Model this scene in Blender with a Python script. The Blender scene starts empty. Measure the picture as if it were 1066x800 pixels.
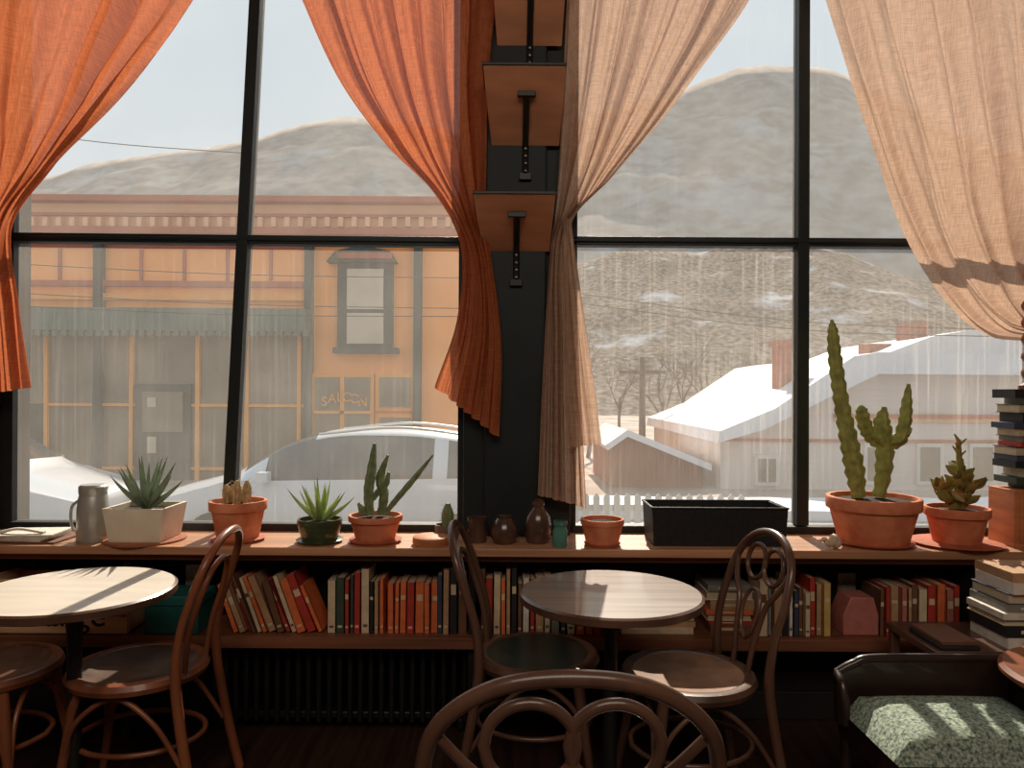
import bpy, bmesh, math, random
from mathutils import Vector, Matrix, noise
random.seed(7)
sc=bpy.context.scene
F=770.0; CH=1.38; HY=408.0; ROLL=0.0062
def U(px,py,Y):
    u=px-533; v=py-HY
    u2=u*math.cos(ROLL)+v*math.sin(ROLL); v2=-u*math.sin(ROLL)+v*math.cos(ROLL)
    return Vector((u2/F*Y,Y,CH-v2/F*Y))
def lin(c):
    return tuple(((x/255)/12.92 if x/255<=.04045 else ((x/255+.055)/1.055)**2.4) for x in c)
# ---------------- materials
def M(name,col,rough=.6,var=.18,scale=12,metal=0,bump=0,stretch=(1,1,1),spec=.4,col2=None,coat=0):
    m=bpy.data.materials.new(name); m.use_nodes=True; nt=m.node_tree; N=nt.nodes; L=nt.links
    p=N['Principled BSDF']; c=lin(col)
    tc=N.new('ShaderNodeTexCoord'); mp=N.new('ShaderNodeMapping'); mp.inputs['Scale'].default_value=stretch
    nz=N.new('ShaderNodeTexNoise'); nz.inputs['Scale'].default_value=scale; nz.inputs['Detail'].default_value=5
    L.new(tc.outputs['Object'],mp.inputs[0]); L.new(mp.outputs[0],nz.inputs['Vector'])
    r=N.new('ShaderNodeValToRGB'); e=r.color_ramp.elements
    e[0].position=.32; e[1].position=.68
    e[0].color=tuple(x*(1-var) for x in c)+(1,)
    e[1].color=(lin(col2)+(1,)) if col2 else tuple(min(1,x*(1+var)) for x in c)+(1,)
    L.new(nz.outputs['Fac'],r.inputs[0]); L.new(r.outputs[0],p.inputs['Base Color'])
    p.inputs['Roughness'].default_value=rough; p.inputs['Metallic'].default_value=metal
    p.inputs['Specular IOR Level'].default_value=spec; p.inputs['Coat Weight'].default_value=coat
    if bump:
        b=N.new('ShaderNodeBump'); b.inputs['Strength'].default_value=bump; b.inputs['Distance'].default_value=.01
        L.new(nz.outputs['Fac'],b.inputs['Height']); L.new(b.outputs[0],p.inputs['Normal'])
    return m
def curtain_mat(name,col,tr=.55,sheer=.05):
    m=bpy.data.materials.new(name); m.use_nodes=True; nt=m.node_tree; N=nt.nodes; L=nt.links
    N.remove(N['Principled BSDF']); out=N['Material Output']
    tc=N.new('ShaderNodeTexCoord')
    mp=N.new('ShaderNodeMapping'); mp.inputs['Scale'].default_value=(260,1,18)
    mp2=N.new('ShaderNodeMapping'); mp2.inputs['Scale'].default_value=(14,1,260)
    n1=N.new('ShaderNodeTexNoise'); n1.inputs['Scale'].default_value=1; n2=N.new('ShaderNodeTexNoise'); n2.inputs['Scale'].default_value=1
    L.new(tc.outputs['Object'],mp.inputs[0]); L.new(tc.outputs['Object'],mp2.inputs[0]); L.new(mp.outputs[0],n1.inputs['Vector']); L.new(mp2.outputs[0],n2.inputs['Vector'])
    ad=N.new('ShaderNodeMath'); ad.operation='ADD'; L.new(n1.outputs['Fac'],ad.inputs[0]); L.new(n2.outputs['Fac'],ad.inputs[1])
    hf=N.new('ShaderNodeMath'); hf.operation='MULTIPLY'; hf.inputs[1].default_value=.5; L.new(ad.outputs[0],hf.inputs[0])
    r=N.new('ShaderNodeValToRGB'); c=lin(col); r.color_ramp.elements[0].position=.35; r.color_ramp.elements[1].position=.65
    r.color_ramp.elements[0].color=tuple(x*.74 for x in c)+(1,); r.color_ramp.elements[1].color=tuple(min(1,x*1.18) for x in c)+(1,)
    L.new(hf.outputs[0],r.inputs[0])
    d=N.new('ShaderNodeBsdfDiffuse'); t=N.new('ShaderNodeBsdfTranslucent'); x=N.new('ShaderNodeMixShader'); x.inputs[0].default_value=tr
    L.new(r.outputs[0],d.inputs[0]); L.new(r.outputs[0],t.inputs[0]); L.new(d.outputs[0],x.inputs[1]); L.new(t.outputs[0],x.inputs[2])
    tp=N.new('ShaderNodeBsdfTransparent'); x2=N.new('ShaderNodeMixShader'); x2.inputs[0].default_value=sheer
    L.new(x.outputs[0],x2.inputs[1]); L.new(tp.outputs[0],x2.inputs[2]); L.new(x2.outputs[0],out.inputs[0])
    return m
def glass_mat():
    m=bpy.data.materials.new('dusty_window_glass'); m.use_nodes=True; nt=m.node_tree; N=nt.nodes; L=nt.links
    N.remove(N['Principled BSDF']); out=N['Material Output']
    tc=N.new('ShaderNodeTexCoord'); mp=N.new('ShaderNodeMapping'); mp.inputs['Scale'].default_value=(75,1,1.8)
    n1=N.new('ShaderNodeTexNoise'); n1.inputs['Scale'].default_value=1.0; n1.inputs['Detail'].default_value=6
    n2=N.new('ShaderNodeTexNoise'); n2.inputs['Scale'].default_value=1.6; n2.inputs['Detail'].default_value=3
    n3=N.new('ShaderNodeTexNoise'); n3.inputs['Scale'].default_value=3; n3.inputs['Detail'].default_value=6
    L.new(tc.outputs['Object'],mp.inputs[0]); L.new(mp.outputs[0],n1.inputs['Vector']); L.new(tc.outputs['Object'],n2.inputs['Vector']); L.new(tc.outputs['Object'],n3.inputs['Vector'])
    st=N.new('ShaderNodeMapRange'); st.inputs[1].default_value=.5; st.inputs[2].default_value=.74; L.new(n1.outputs['Fac'],st.inputs[0])
    lo=N.new('ShaderNodeMapRange'); lo.inputs[1].default_value=.36; lo.inputs[2].default_value=.6; lo.inputs[3].default_value=.1; L.new(n2.outputs['Fac'],lo.inputs[0])
    sx=N.new('ShaderNodeSeparateXYZ'); L.new(tc.outputs['Object'],sx.inputs[0])
    lowz=N.new('ShaderNodeMapRange'); lowz.inputs[1].default_value=2.1; lowz.inputs[2].default_value=1.9; lowz.inputs[3].default_value=.25; lowz.inputs[4].default_value=1; L.new(sx.outputs['Z'],lowz.inputs[0])
    rx=N.new('ShaderNodeMapRange'); rx.inputs[1].default_value=-.1; rx.inputs[2].default_value=.1; rx.inputs[3].default_value=.3; rx.inputs[4].default_value=1; L.new(sx.outputs['X'],rx.inputs[0])
    mu=N.new('ShaderNodeMath'); mu.operation='MULTIPLY'; L.new(st.outputs[0],mu.inputs[0]); L.new(lo.outputs[0],mu.inputs[1])
    mu2=N.new('ShaderNodeMath'); mu2.operation='MULTIPLY'; L.new(mu.outputs[0],mu2.inputs[0]); L.new(lowz.outputs[0],mu2.inputs[1])
    mu3=N.new('ShaderNodeMath'); mu3.operation='MULTIPLY'; L.new(mu2.outputs[0],mu3.inputs[0]); L.new(rx.outputs[0],mu3.inputs[1])
    sm=N.new('ShaderNodeMapRange'); sm.inputs[1].default_value=.35; sm.inputs[2].default_value=.75; sm.inputs[3].default_value=.085; sm.inputs[4].default_value=.125; L.new(n3.outputs['Fac'],sm.inputs[0])
    mr=N.new('ShaderNodeMath'); mr.operation='MULTIPLY_ADD'; mr.inputs[1].default_value=.14; L.new(mu3.outputs[0],mr.inputs[0]); L.new(sm.outputs[0],mr.inputs[2])
    tp=N.new('ShaderNodeBsdfTransparent'); tp.inputs[0].default_value=(.98,.98,.97,1)
    tl=N.new('ShaderNodeBsdfTranslucent'); tl.inputs[0].default_value=(1,.92,.82,1)
    x=N.new('ShaderNodeMixShader'); L.new(mr.outputs[0],x.inputs[0]); L.new(tp.outputs[0],x.inputs[1]); L.new(tl.outputs[0],x.inputs[2])
    L.new(x.outputs[0],out.inputs[0]); return m
def weave_mat(name,col):
    m=M(name,col,.55,.3,60); nt=m.node_tree; N=nt.nodes; L=nt.links
    tc=N.new('ShaderNodeTexCoord'); br=N.new('ShaderNodeTexBrick'); br.inputs['Scale'].default_value=28
    mp=N.new('ShaderNodeMapping'); mp.inputs['Rotation'].default_value=(math.pi/2,0,0)
    L.new(tc.outputs['Object'],mp.inputs[0]); L.new(mp.outputs[0],br.inputs['Vector'])
    b=N.new('ShaderNodeBump'); b.inputs['Strength'].default_value=.8; b.inputs['Distance'].default_value=.004; b.invert=True
    L.new(br.outputs['Fac'],b.inputs['Height']); L.new(b.outputs[0],N['Principled BSDF'].inputs['Normal']); return m

# ---------------- mesh builder
def catmull(P,n):
    P=[tuple(p) for p in P]; k=len(P[0]); Q=[tuple(2*P[0][i]-P[1][i] for i in range(k))]+P+[tuple(2*P[-1][i]-P[-2][i] for i in range(k))]
    out=[]
    for i in range(1,len(Q)-2):
        for j in range(n):
            t=j/n; a,b,c,d=Q[i-1],Q[i],Q[i+1],Q[i+2]
            out.append(tuple(.5*((2*b[q])+(-a[q]+c[q])*t+(2*a[q]-5*b[q]+4*c[q]-d[q])*t*t+(-a[q]+3*b[q]-3*c[q]+d[q])*t**3) for q in range(k)))
    out.append(P[-1]); return out
class B:
    def __init__(s,name,mtx=None):
        s.name=name; s.bm=bmesh.new(); s.mats=[]; s.T=mtx or Matrix()
    def mi(s,m):
        if m not in s.mats: s.mats.append(m)
        return s.mats.index(m)
    def v(s,p): return s.bm.verts.new(s.T@Vector(p))
    def f(s,vs,m):
        try:
            fc=s.bm.faces.new(vs); fc.material_index=s.mi(m); return fc
        except ValueError: return None
    def box(s,c,d,m,R=None,taper=1.0):
        R=R or Matrix.Identity(3); c=Vector(c); V=[]
        for k in (-1,1):
            tt=taper if k<0 else 1
            for (i,j) in ((-1,-1),(1,-1),(1,1),(-1,1)):
                V.append(s.v(c+R@Vector((i*d[0]/2*tt,j*d[1]/2*tt,k*d[2]/2))))
        for q in ((3,2,1,0),(4,5,6,7),(0,1,5,4),(1,2,6,5),(2,3,7,6),(3,0,4,7)): s.f([V[a] for a in q],m)
    def b2(s,a,b,m): s.box([(a[i]+b[i])/2 for i in range(3)],[abs(b[i]-a[i]) for i in range(3)],m)
    def q(s,x0,y0,x1,y1,Y,dep,m):
        cx=(x0+x1)/2; cy=(y0+y1)/2
        s.b2((U(x0,cy,Y).x,Y,U(cx,y1,Y).z),(U(x1,cy,Y).x,Y+dep,U(cx,y0,Y).z),m)
    def prism(s,pts,Y,dep,m):
        A=[s.v((p[0],Y,p[1])) for p in pts]; C=[s.v((p[0],Y+dep,p[1])) for p in pts]; n=len(pts)
        s.f(A,m); s.f(C[::-1],m)
        for i in range(n): s.f([A[i],C[i],C[(i+1)%n],A[(i+1)%n]],m)
    def lathe(s,prof,o,m,seg=36,sx=1,sy=1):
        o=Vector(o); rings=[]
        for r,z in prof:
            if r<1e-6: rings.append([s.v(o+Vector((0,0,z)))])
            else: rings.append([s.v(o+Vector((r*sx*math.cos(2*math.pi*i/seg),r*sy*math.sin(2*math.pi*i/seg),z))) for i in range(seg)])
        for a,b in zip(rings,rings[1:]):
            for i in range(seg):
                j=(i+1)%seg
                if len(a)==1 and len(b)==1: continue
                if len(a)==1: s.f([a[0],b[j],b[i]],m)
                elif len(b)==1: s.f([a[i],a[j],b[0]],m)
                else: s.f([a[i],a[j],b[j],b[i]],m)
    def tube(s,pts,r,m,seg=10,sm=6,closed=False,ribs=0,ribd=.25,knob=0,flat=1):
        if not isinstance(r,(list,tuple)): r=[r]*len(pts)
        P=[tuple(p)+(rr,) for p,rr in zip(pts,r)]
        if closed: P=P+[P[0]]
        if sm>1 and len(P)>2: P=catmull(P,sm)
        elif sm>1 and (ribs or knob): P=catmull(P,sm*2)
        pos=[Vector(p[:3]) for p in P]; rad=[max(.0004,p[3]) for p in P]
        if closed: pos=pos[:-1]; rad=rad[:-1]
        n=len(pos); rings=[]; up=None
        for i in range(n):
            if closed: t=pos[(i+1)%n]-pos[i-1]
            else: t=pos[min(n-1,i+1)]-pos[max(0,i-1)]
            t=t.normalized() if t.length>1e-9 else Vector((0,0,1))
            if up is None:
                up=Vector((0,1,0)) if abs(t.y)<.9 else Vector((1,0,0))
            up=(up-t*up.dot(t))
            if up.length<1e-6: up=Vector((1,0,0))-t*t.x
            up.normalize(); sd=t.cross(up)
            ring=[]
            for k in range(seg):
                a=2*math.pi*k/seg; rr=rad[i]
                if ribs: rr*=1+ribd*math.cos(ribs*a)
                if knob: rr*=1+knob*math.sin(i*2.1)
                ring.append(s.v(pos[i]+sd*(rr*math.cos(a))+up*(rr*flat*math.sin(a))))
            rings.append(ring)
        rg=range(n) if closed else range(n-1)
        for i in rg:
            a=rings[i]; b=rings[(i+1)%n]
            for k in range(seg):
                j=(k+1)%seg; s.f([a[k],a[j],b[j],b[k]],m)
        if not closed: s.f(rings[0][::-1],m); s.f(rings[-1],m)
    def cyl(s,a,b,r0,r1,m,seg=20): s.tube([a,b],[r0,r1],m,seg,1)
    def ball(s,c,r,m,seg=14):
        n=8; s.lathe([(r[0]*math.sin(math.pi*i/n) if 0<i<n else 0,-r[2]*math.cos(math.pi*i/n)) for i in range(n+1)],c,m,seg,1,r[1]/r[0])
    def done(s,bevel=0,ang=38,parent=None,recalc=True):
        if recalc: bmesh.ops.recalc_face_normals(s.bm,faces=s.bm.faces)
        for fc in s.bm.faces: fc.smooth=True
        for e in s.bm.edges:
            if len(e.link_faces)==2 and e.calc_face_angle(0)>math.radians(ang): e.smooth=False
        me=bpy.data.meshes.new(s.name); s.bm.to_mesh(me); s.bm.free()
        for m in s.mats: me.materials.append(m)
        o=bpy.data.objects.new(s.name,me); sc.collection.objects.link(o)
        if bevel:
            b=o.modifiers.new('bevel','BEVEL'); b.width=bevel; b.segments=2; b.limit_method='ANGLE'; b.angle_limit=math.radians(50)
        if parent: o.parent=parent
        return o

# ---------------- palette
wood=M('bentwood_brown',(132,76,48),.35,.35,9,stretch=(1,1,.25),bump=.1,coat=.2)
wood2=M('bentwood_dark',(92,64,50),.32,.35,9,stretch=(1,1,.25),bump=.1,coat=.3)
sillw=M('sill_wood',(182,132,98),.4,.3,5,stretch=(.3,6,6),bump=.15)
shelfw=M('shelf_wood',(126,78,54),.5,.3,5,stretch=(.3,6,6),bump=.15)
frame=M('window_frame_paint',(20,27,27),.5,.2,20,bump=.1)
colm=M('column_dark_paint',(14,24,25),.6,.3,6,bump=.2)
black=M('black_iron',(22,20,20),.45,.2,20)
wallm=M('wall_plaster',(140,122,106),.8,.1,4,bump=.1)
wainm=M('wainscot_dark',(32,26,24),.7,.25,8,bump=.2)
floorm=M('floor_boards',(56,38,30),.45,.4,4,stretch=(8,.5,1),bump=.2)
terra=M('terracotta',(212,114,76),.8,.16,14,bump=.15,col2=(226,142,104))
terra2=M('terracotta_saucer',(172,94,62),.8,.2,14,bump=.1)
soil=M('soil',(48,34,26),.95,.5,60,bump=.6)
cac=M('cactus_green',(118,132,90),.6,.3,40,bump=.2)
cacy=M('euphorbia_green',(158,158,84),.55,.3,30,bump=.2)
aloe=M('aloe_green',(128,146,120),.5,.25,25,bump=.1)
lime=M('lime_leaf',(172,196,116),.5,.2,25)
jade=M('jade_leaf',(146,156,78),.45,.3,30,col2=(160,118,68))
dry=M('dry_cactus',(194,164,118),.8,.3,60,bump=.3)
cream=M('cream_ceramic',(226,212,190),.6,.1,8)
steel=M('brushed_steel',(196,194,188),.38,.1,40,metal=1,stretch=(1,1,20))
steel2=M('satin_steel',(186,186,178),.35,.1,40,metal=.45,stretch=(1,1,20))
curO=curtain_mat('curtain_rust_linen',(204,119,78),.52,.05)
curP=curtain_mat('curtain_blush_linen',(204,170,146),.5,.07)
glass=glass_mat()
snow=M('snow',(216,214,216),.8,.05,3)
SZ=.78; YW=3.15

# ---------------- room shell
CT=3.8
b=B('floor'); b.b2((-2.9,-3,-.1),(2.9,3.35,0),floorm); b.done()
b=B('ceiling'); b.b2((-2.9,-3,CT),(2.9,3.35,CT+.1),wallm); b.done()
b=B('wall_left'); b.b2((-3,-3,-.1),(-2.9,3.35,CT+.1),wallm); b.done()
b=B('wall_right'); b.b2((2.9,-3,-.1),(3,3.35,CT+.1),wallm); b.done()
b=B('wall_back'); b.b2((-3,-3.1,-.1),(3,-3,CT+.1),wallm); b.done()
XL0=U(8,240,YW).x; XL1=U(481,400,YW).x; XR0=U(596,400,YW).x; XR1=2.28; ZB=U(533,547,YW).z; ZT=3.45
b=B('wall_front')
b.b2((-2.9,YW,0),(2.9,3.35,SZ-.04),wainm); b.b2((-2.9,YW,ZT),(2.9,3.35,CT),wallm)
b.b2((-2.9,YW,SZ-.04),(XL0-.03,3.35,ZT),wainm); b.b2((XR1+.03,YW,SZ-.04),(2.9,3.35,ZT),wainm); b.done()
b=B('trim_column'); b.b2((XL1+.01,YW-.06,SZ),(XR0-.01,3.35,ZT),colm)
b.b2((XL1+.10,YW-.09,SZ),(XR0-.12,YW-.06,ZT),colm); b.done(.006)
b=B('trim_skirting'); b.b2((-2.9,YW-.03,0),(2.9,YW,.12),wainm); b.done(.005)
def window(name,x0,x1,mt,mb,ht0,ht1):
    b=B(name); t=.045; z0=SZ-.04; y0,y1=YW+.01,YW+.07
    b.b2((x0-.03,y0,z0),(x0+t*.4,y1,ZT),frame); b.b2((x1-t*.4,y0,z0),(x1+.03,y1,ZT),frame)
    b.b2((x0,y0-.012,z0),(x1,y1,ZB),frame); b.b2((x0,y0,ZT-t),(x1,y1,ZT),frame)
    w=.023
    P=[(mt[0]-w,mt[1]),(mt[0]+w,mt[1]),(mb[0]+w*1.1,mb[1]),(mb[0]-w*1.1,mb[1])]; b.prism(P,y0-.01,.07,frame)
    h=.019
    b.prism([(x0,ht0-h),(x1,ht1-h),(x1,ht1+h),(x0,ht0+h)],y0,.06,frame)
    b.prism([(x0,ht0-h*.3),(x1,ht1-h*.3),(x1,ht1+h*.3),(x0,ht0+h*.3)],y0-.012,.05,frame)
    Y=y0+.035; V=[b.v(p) for p in ((x0,Y,z0),(x1,Y,z0),(x1,Y,ZT),(x0,Y,ZT))]; b.f(V,glass)
    return b.done(.003)
zt_=408+(CH-ZT+.02)*F/YW
mt=U(265-(zt_)*.0495,zt_,YW); mb=U(236,548,YW)
window('window_1',XL0,XL1,(mt.x,ZT-.02),(mb.x,mb.z),U(12,246,YW).z,U(480,251,YW).z)
mt=U(838,-30,YW); mb=U(836,548,YW)
window('window_2',XR0,XR1,(mt.x,ZT-.02),(mb.x,mb.z),U(597,250,YW).z,U(1066,253,YW).z)
b=B('window_sill'); b.b2((-2.89,2.82,SZ-.032),(2.89,YW+.012,SZ),sillw)
b.b2((-2.89,2.86,SZ-.06),(2.89,YW-.002,SZ-.032),shelfw); b.done(.004)

# bookshelf
LZ=.425
b=B('low_bookshelf'); b.b2((-2.89,2.86,LZ-.045),(2.89,YW-.005,LZ),shelfw)
for px in (138,492,1010):
    x=U(px,630,2.95).x; b.b2((x-.015,2.9,0.0),(x+.015,YW-.035,SZ-.06),wainm)
b.done(.003)
b=B('cast_iron_radiator')
x=U(225,700,3.0).x
while x<U(485,700,3.0).x:
    b.box((x,3.04,.2),(.022,.12,.32),black); x+=.042
b.b2((U(222,700,3).x,2.995,.05),(U(487,700,3).x,3.09,.08),black); b.b2((U(222,700,3).x,2.995,.32),(U(487,700,3).x,3.09,.35),black)
for xx in (U(228,700,3).x,U(480,700,3).x): b.b2((xx-.015,3.0,0),(xx+.015,3.08,.05),black)
b.done(.006)

# curtain rods
b=B('curtain_rod'); b.cyl((-2.85,3.02,3.585),(2.85,3.02,3.585),.014,.014,black)
for x in (-2.3,0,2.4): b.b2((x-.01,3.02,3.575),(x+.01,3.155,3.595),black)
b.done()
def curtain(name,Lp,Rp,nf,amp,Y,mat,seed=0,ns=200,hem=None):
    if Lp[0][1]<-60:
        Lp=[(Lp[0][0]-(Lp[1][0]-Lp[0][0])*1.2,-150)]+Lp; Rp=[(Rp[0][0]-(Rp[1][0]-Rp[0][0])*1.2,-150)]+Rp
    b=B(name); Lc=catmull(Lp,12); Rc=catmull(Rp,12); n=len(Lc); rows=[]
    for i in range(n):
        t=i/(n-1); row=[]
        for j in range(ns+1):
            s=j/ns; ss=s+.06*noise.noise(Vector((s*3.5,t*.8,seed)))+.03*math.sin(5*s+seed)
            px=Lc[i][0]*(1-s)+Rc[i][0]*s; py=Lc[i][1]*(1-s)+Rc[i][1]*s
            w=abs(Rc[i][0]-Lc[i][0])
            a=amp*(.55+.45*min(1,w/160))
            ph=2*math.pi*nf*ss
            am=.55+.9*abs(noise.noise(Vector((s*nf*.7,t*1.3,seed+9))))
            d=a*(am*math.sin(ph)+1.5*noise.noise(Vector((s*nf*1.3,t*1.6,seed+3)))+.8*noise.noise(Vector((s*nf*3.2,t*3.2,seed+6)))+.35*noise.noise(Vector((s*nf*7,t*9,seed+2))))
            p=U(px,py,Y)
            p.x+=.3*a*math.cos(ph)*(0.3 if s in(0,1) else 1); p.y=Y+d
            if py>0: p.z+= .002*math.sin(ph)
            row.append(b.v(p))
        rows.append(row)
    for a,c in zip(rows,rows[1:]):
        for j in range(ns): b.f([a[j],a[j+1],c[j+1],c[j]],mat)
    return b.done(ang=180,recalc=False)
YC=3.0
curtain('curtain',[(-160,-66),(-150,0),(-130,80),(-100,150),(-70,210),(-50,245),(-45,320),(-50,416)],
 [(225,-66),(198,0),(152,62),(108,115),(62,165),(14,232),(18,320),(27,404)],9,.036,YC,curO,1.3)
curtain('curtain',[(290,-66),(314,0),(352,82),(400,148),(452,200),(480,256),(476,330),(452,402)],
 [(520,-66),(516,0),(508,90),(506,170),(506,235),(512,280),(521,360),(518,455)],7,.034,YC,curO,2.7)
curtain('curtain',[(594,-66),(590,0),(586,90),(582,170),(578,225),(574,260),(566,380),(560,515)],
 [(805,-66),(779,0),(736,62),(688,125),(636,185),(592,240),(600,340),(609,528)],7,.032,YC,curP,.6)
curtain('curtain',[(586,226),(586,260),(586,330),(588,400),(592,466)],
 [(594,228),(598,260),(608,330),(618,400),(626,462)],3,.014,YC-.05,curP,4.1,60)
curtain('curtain',[(838,-66),(856,0),(880,80),(908,165),(940,245),(985,315),(1030,350),(1092,362),(1102,420)],
 [(1230,-66),(1225,0),(1215,60),(1200,120),(1180,180),(1160,235),(1145,280),(1130,325),(1135,420)],7,.04,YC,curP,5.2)

# wall corbel shelves on column
orangew=M('lit_pine',(210,146,108),.6,.15,4,stretch=(1,1,5))
def corbel(px0,px1,py0,py1,br0,br1):
    Yn=2.78; b=B('column_corbel_shelf'); Yf=YW-.09
    a=U(px0,py0,Yn); c=U(px1,py0,Yn); zt=a.z; d=U((px0+px1)/2,py1,Yf); x0,x1=a.x,c.x; w=x1-x0; cx=(x0+x1)/2
    f0,f1=cx-w*.42,cx+w*.48
    V=[b.v(p) for p in ((x0,Yn,zt),(x1,Yn,zt),(f1,Yf,d.z),(f0,Yf,d.z),(x0,Yf,zt),(x1,Yf,zt))]
    b.f([V[0],V[1],V[2],V[3]],orangew); b.f([V[0],V[3],V[4]],orangew); b.f([V[1],V[5],V[2]],orangew); b.f([V[4],V[5],V[1],V[0]],black); b.f([V[3],V[2],V[5],V[4]],orangew)
    b.b2((x0-.004,Yn-.004,zt),(x1+.004,Yf,zt+.012),black)
    bx=cx+.01; zz=zt+(d.z-zt)*.35; ym=Yn+(Yf-Yn)*.35
    b.tube([(bx,ym-.012,zz),(bx,(ym+Yf)/2-.012,(zz+d.z)/2),(bx,Yf-.012,d.z),(bx,Yf-.012,d.z-.12)],.013,black,8,3)
    b.box((bx,ym-.012,zz),(.07,.02,.02),black); b.box((bx,Yf-.01,d.z-.13),(.05,.02,.03),black)
    for k in range(4): b.ball((bx,Yf-.026,d.z-.02-.03*k),(.006,.006,.006),steel)
    b.done(.002)
corbel(493,578,202,262,0,0); corbel(503,589,68,152,0,0); corbel(510,592,-60,48,0,0)

# ---------------- tables
def table(name,px,py,hw,topm,edgem):
    v=py-HY; Y=.63*F/(v-(px-533)*ROLL); c=U(px,py,Y); R=hw/F*Y
    b=B(name,Matrix.Translation((c.x,Y,0)))
    b.lathe([(0,.75),(R*.97,.75)],(0,0,0),topm,64)
    b.lathe([(R*.97,.75),(R,.745),(R,.725),(R*.97,.72),(0,.72)],(0,0,0),edgem,64)
    b.lathe([(0,.72),(.09,.72),(.09,.705),(.03,.68),(.022,.6),(.022,.16),(.04,.1),(.05,.05),(0,.05)],(0,0,0),black,24)
    for k in range(4):
        a=math.radians(80)+k*math.pi/2; e=(.22*math.cos(a),.22*math.sin(a),.02); b.tube([(0,0,.09),(e[0]*.5,e[1]*.5,.06),e],[.028,.022,.016],black,10,5); b.lathe([(0,0),(.02,0),(.02,.02),(0,.025)],(e[0],e[1],0),black,16)
    return b.done()
top1=M('pale_worn_tabletop',(220,210,196),.35,.08,6,stretch=(.5,4,1))
top2=M('dark_stained_tabletop',(142,125,112),.3,.25,5,stretch=(.4,6,1),bump=.05,coat=.5)
table('round_cafe_table',78,613,98,top1,wood2)
table('round_cafe_table',636,616,95,top2,wood2)

# ---------------- bentwood chairs
def chair(X,Y,ang,style,w,seatm,hw=.185,tz=.91,flat=None):
    b=B('bentwood_chair',Matrix.Translation((X,Y,0))@Matrix.Rotation(ang,4,'Z'))
    b.lathe([(0,.43),(.19,.428),(.214,.435),(.22,.452),(.212,.468),(.19,.472),(.178,.466)],(0,0,0),w,48)
    b.lathe([(.179,.466),(.12,.458),(0,.455)],(0,0,0),seatm,48)
    k=hw/.185
    half=[(-.27,.20,.012),(-.225,.19,.22),(-.19,.18,.45),(-.2,.185*k,.6),(-.235,.188*k,.72),(-.27,.165*k,.825),(-.292,.095*k,tz-.02)]
    pts=half+[(-.3,0,tz)]+[(x,-y,z) for x,y,z in half[::-1]]
    rr=.0135 if hw<.2 else .0145
    b.tube(pts,[rr+.003]*3+[rr]*(len(pts)-6)+[rr+.003]*3,w,14,8)
    if style=='hoop':
        h=[(-.185,.095,.465),(-.2,.11,.58),(-.235,.115,.7),(-.262,.075,.79)]
        b.tube(h+[(-.274,0,.82)]+[(x,-y,z) for x,y,z in h[::-1]],.0095,w,12,8)
    else:
        s=k
        for sg in (-1,1):
            cy=sg*.055*s*(.95 if k>1.1 else 1); R=.057*s; zc=tz-.035-R-.012
            ring=[]
            for q in range(12):
                a=2*math.pi*q/12; z=zc+R*math.sin(a); ring.append((-.2-(z-.45)*.205,cy+R*math.cos(a),z))
            b.tube(ring,.0105 if k>1.1 else .008,w,12,4,closed=True)
        h=[(-.185,.05,.465),(-.2,.06,.56),(-.225,.085*s,.68),(-.24,.13*s,.74),(-.262,.165*s,.80)]
        for sg in (-1,1): b.tube([(x,sg*y,z) for x,y,z in h],.0095,w,12,6)
        if k<1.1:
            h=[(-.205,.035,.6),(-.22,.05,.66),(-.235,.035,.71)]
            b.tube([(-.2,0,.565)]+h+[(-.24,0,.725)]+[(x,-y,z) for x,y,z in h[::-1]],.007,w,10,6,closed=True)
    for sg in (-1,1):
        b.tube([(.135,sg*.13,.435),(.16,sg*.145,.25),(.20,sg*.165,.01)],[.019,.016,.012],w,14,6)
        b.tube([(.17,sg*.15,.2),(.12,sg*.165,.34),(0,sg*.17,.415),(-.12,sg*.178,.34),(-.215,sg*.188,.2)],.0085,w,10,6)
    b.tube([(.175,-.15,.2),(.16,-.1,.34),(.15,0,.415),(.16,.1,.34),(.175,.15,.2)],.0085,w,10,6)
    b.tube([(.2*math.cos(a)-.01,.2*math.sin(a)*.85,.235) for a in [i*math.pi/6 for i in range(12)]],.009,w,10,3,closed=True)
    return b.done()
seat1=M('worn_dark_seat',(96,78,68),.35,.4,10,coat=.2); seat2=M('bottle_green_seat',(36,54,48),.35,.3,10)
seat3=M('worn_brown_seat',(156,118,92),.35,.3,10,coat=.3)
p=U(145,694,2.47); chair(p.x,2.47,math.pi+.05,'hoop',wood,seat1)
p=U(-12,694,2.45); chair(p.x,2.45,0.0,'hoop',wood,wood2)
p=U(566,688,2.52); chair(p.x-.02,2.60,-.05,'hoop',wood2,seat2)
p=U(716,698,2.43); chair(p.x,2.43,math.pi+.18,'loop',wood2,seat3)
p=U(598,702,1.2); chair(p.x,1.50,math.pi/2,'loop',wood2,wood2,.25,.915)

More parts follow.
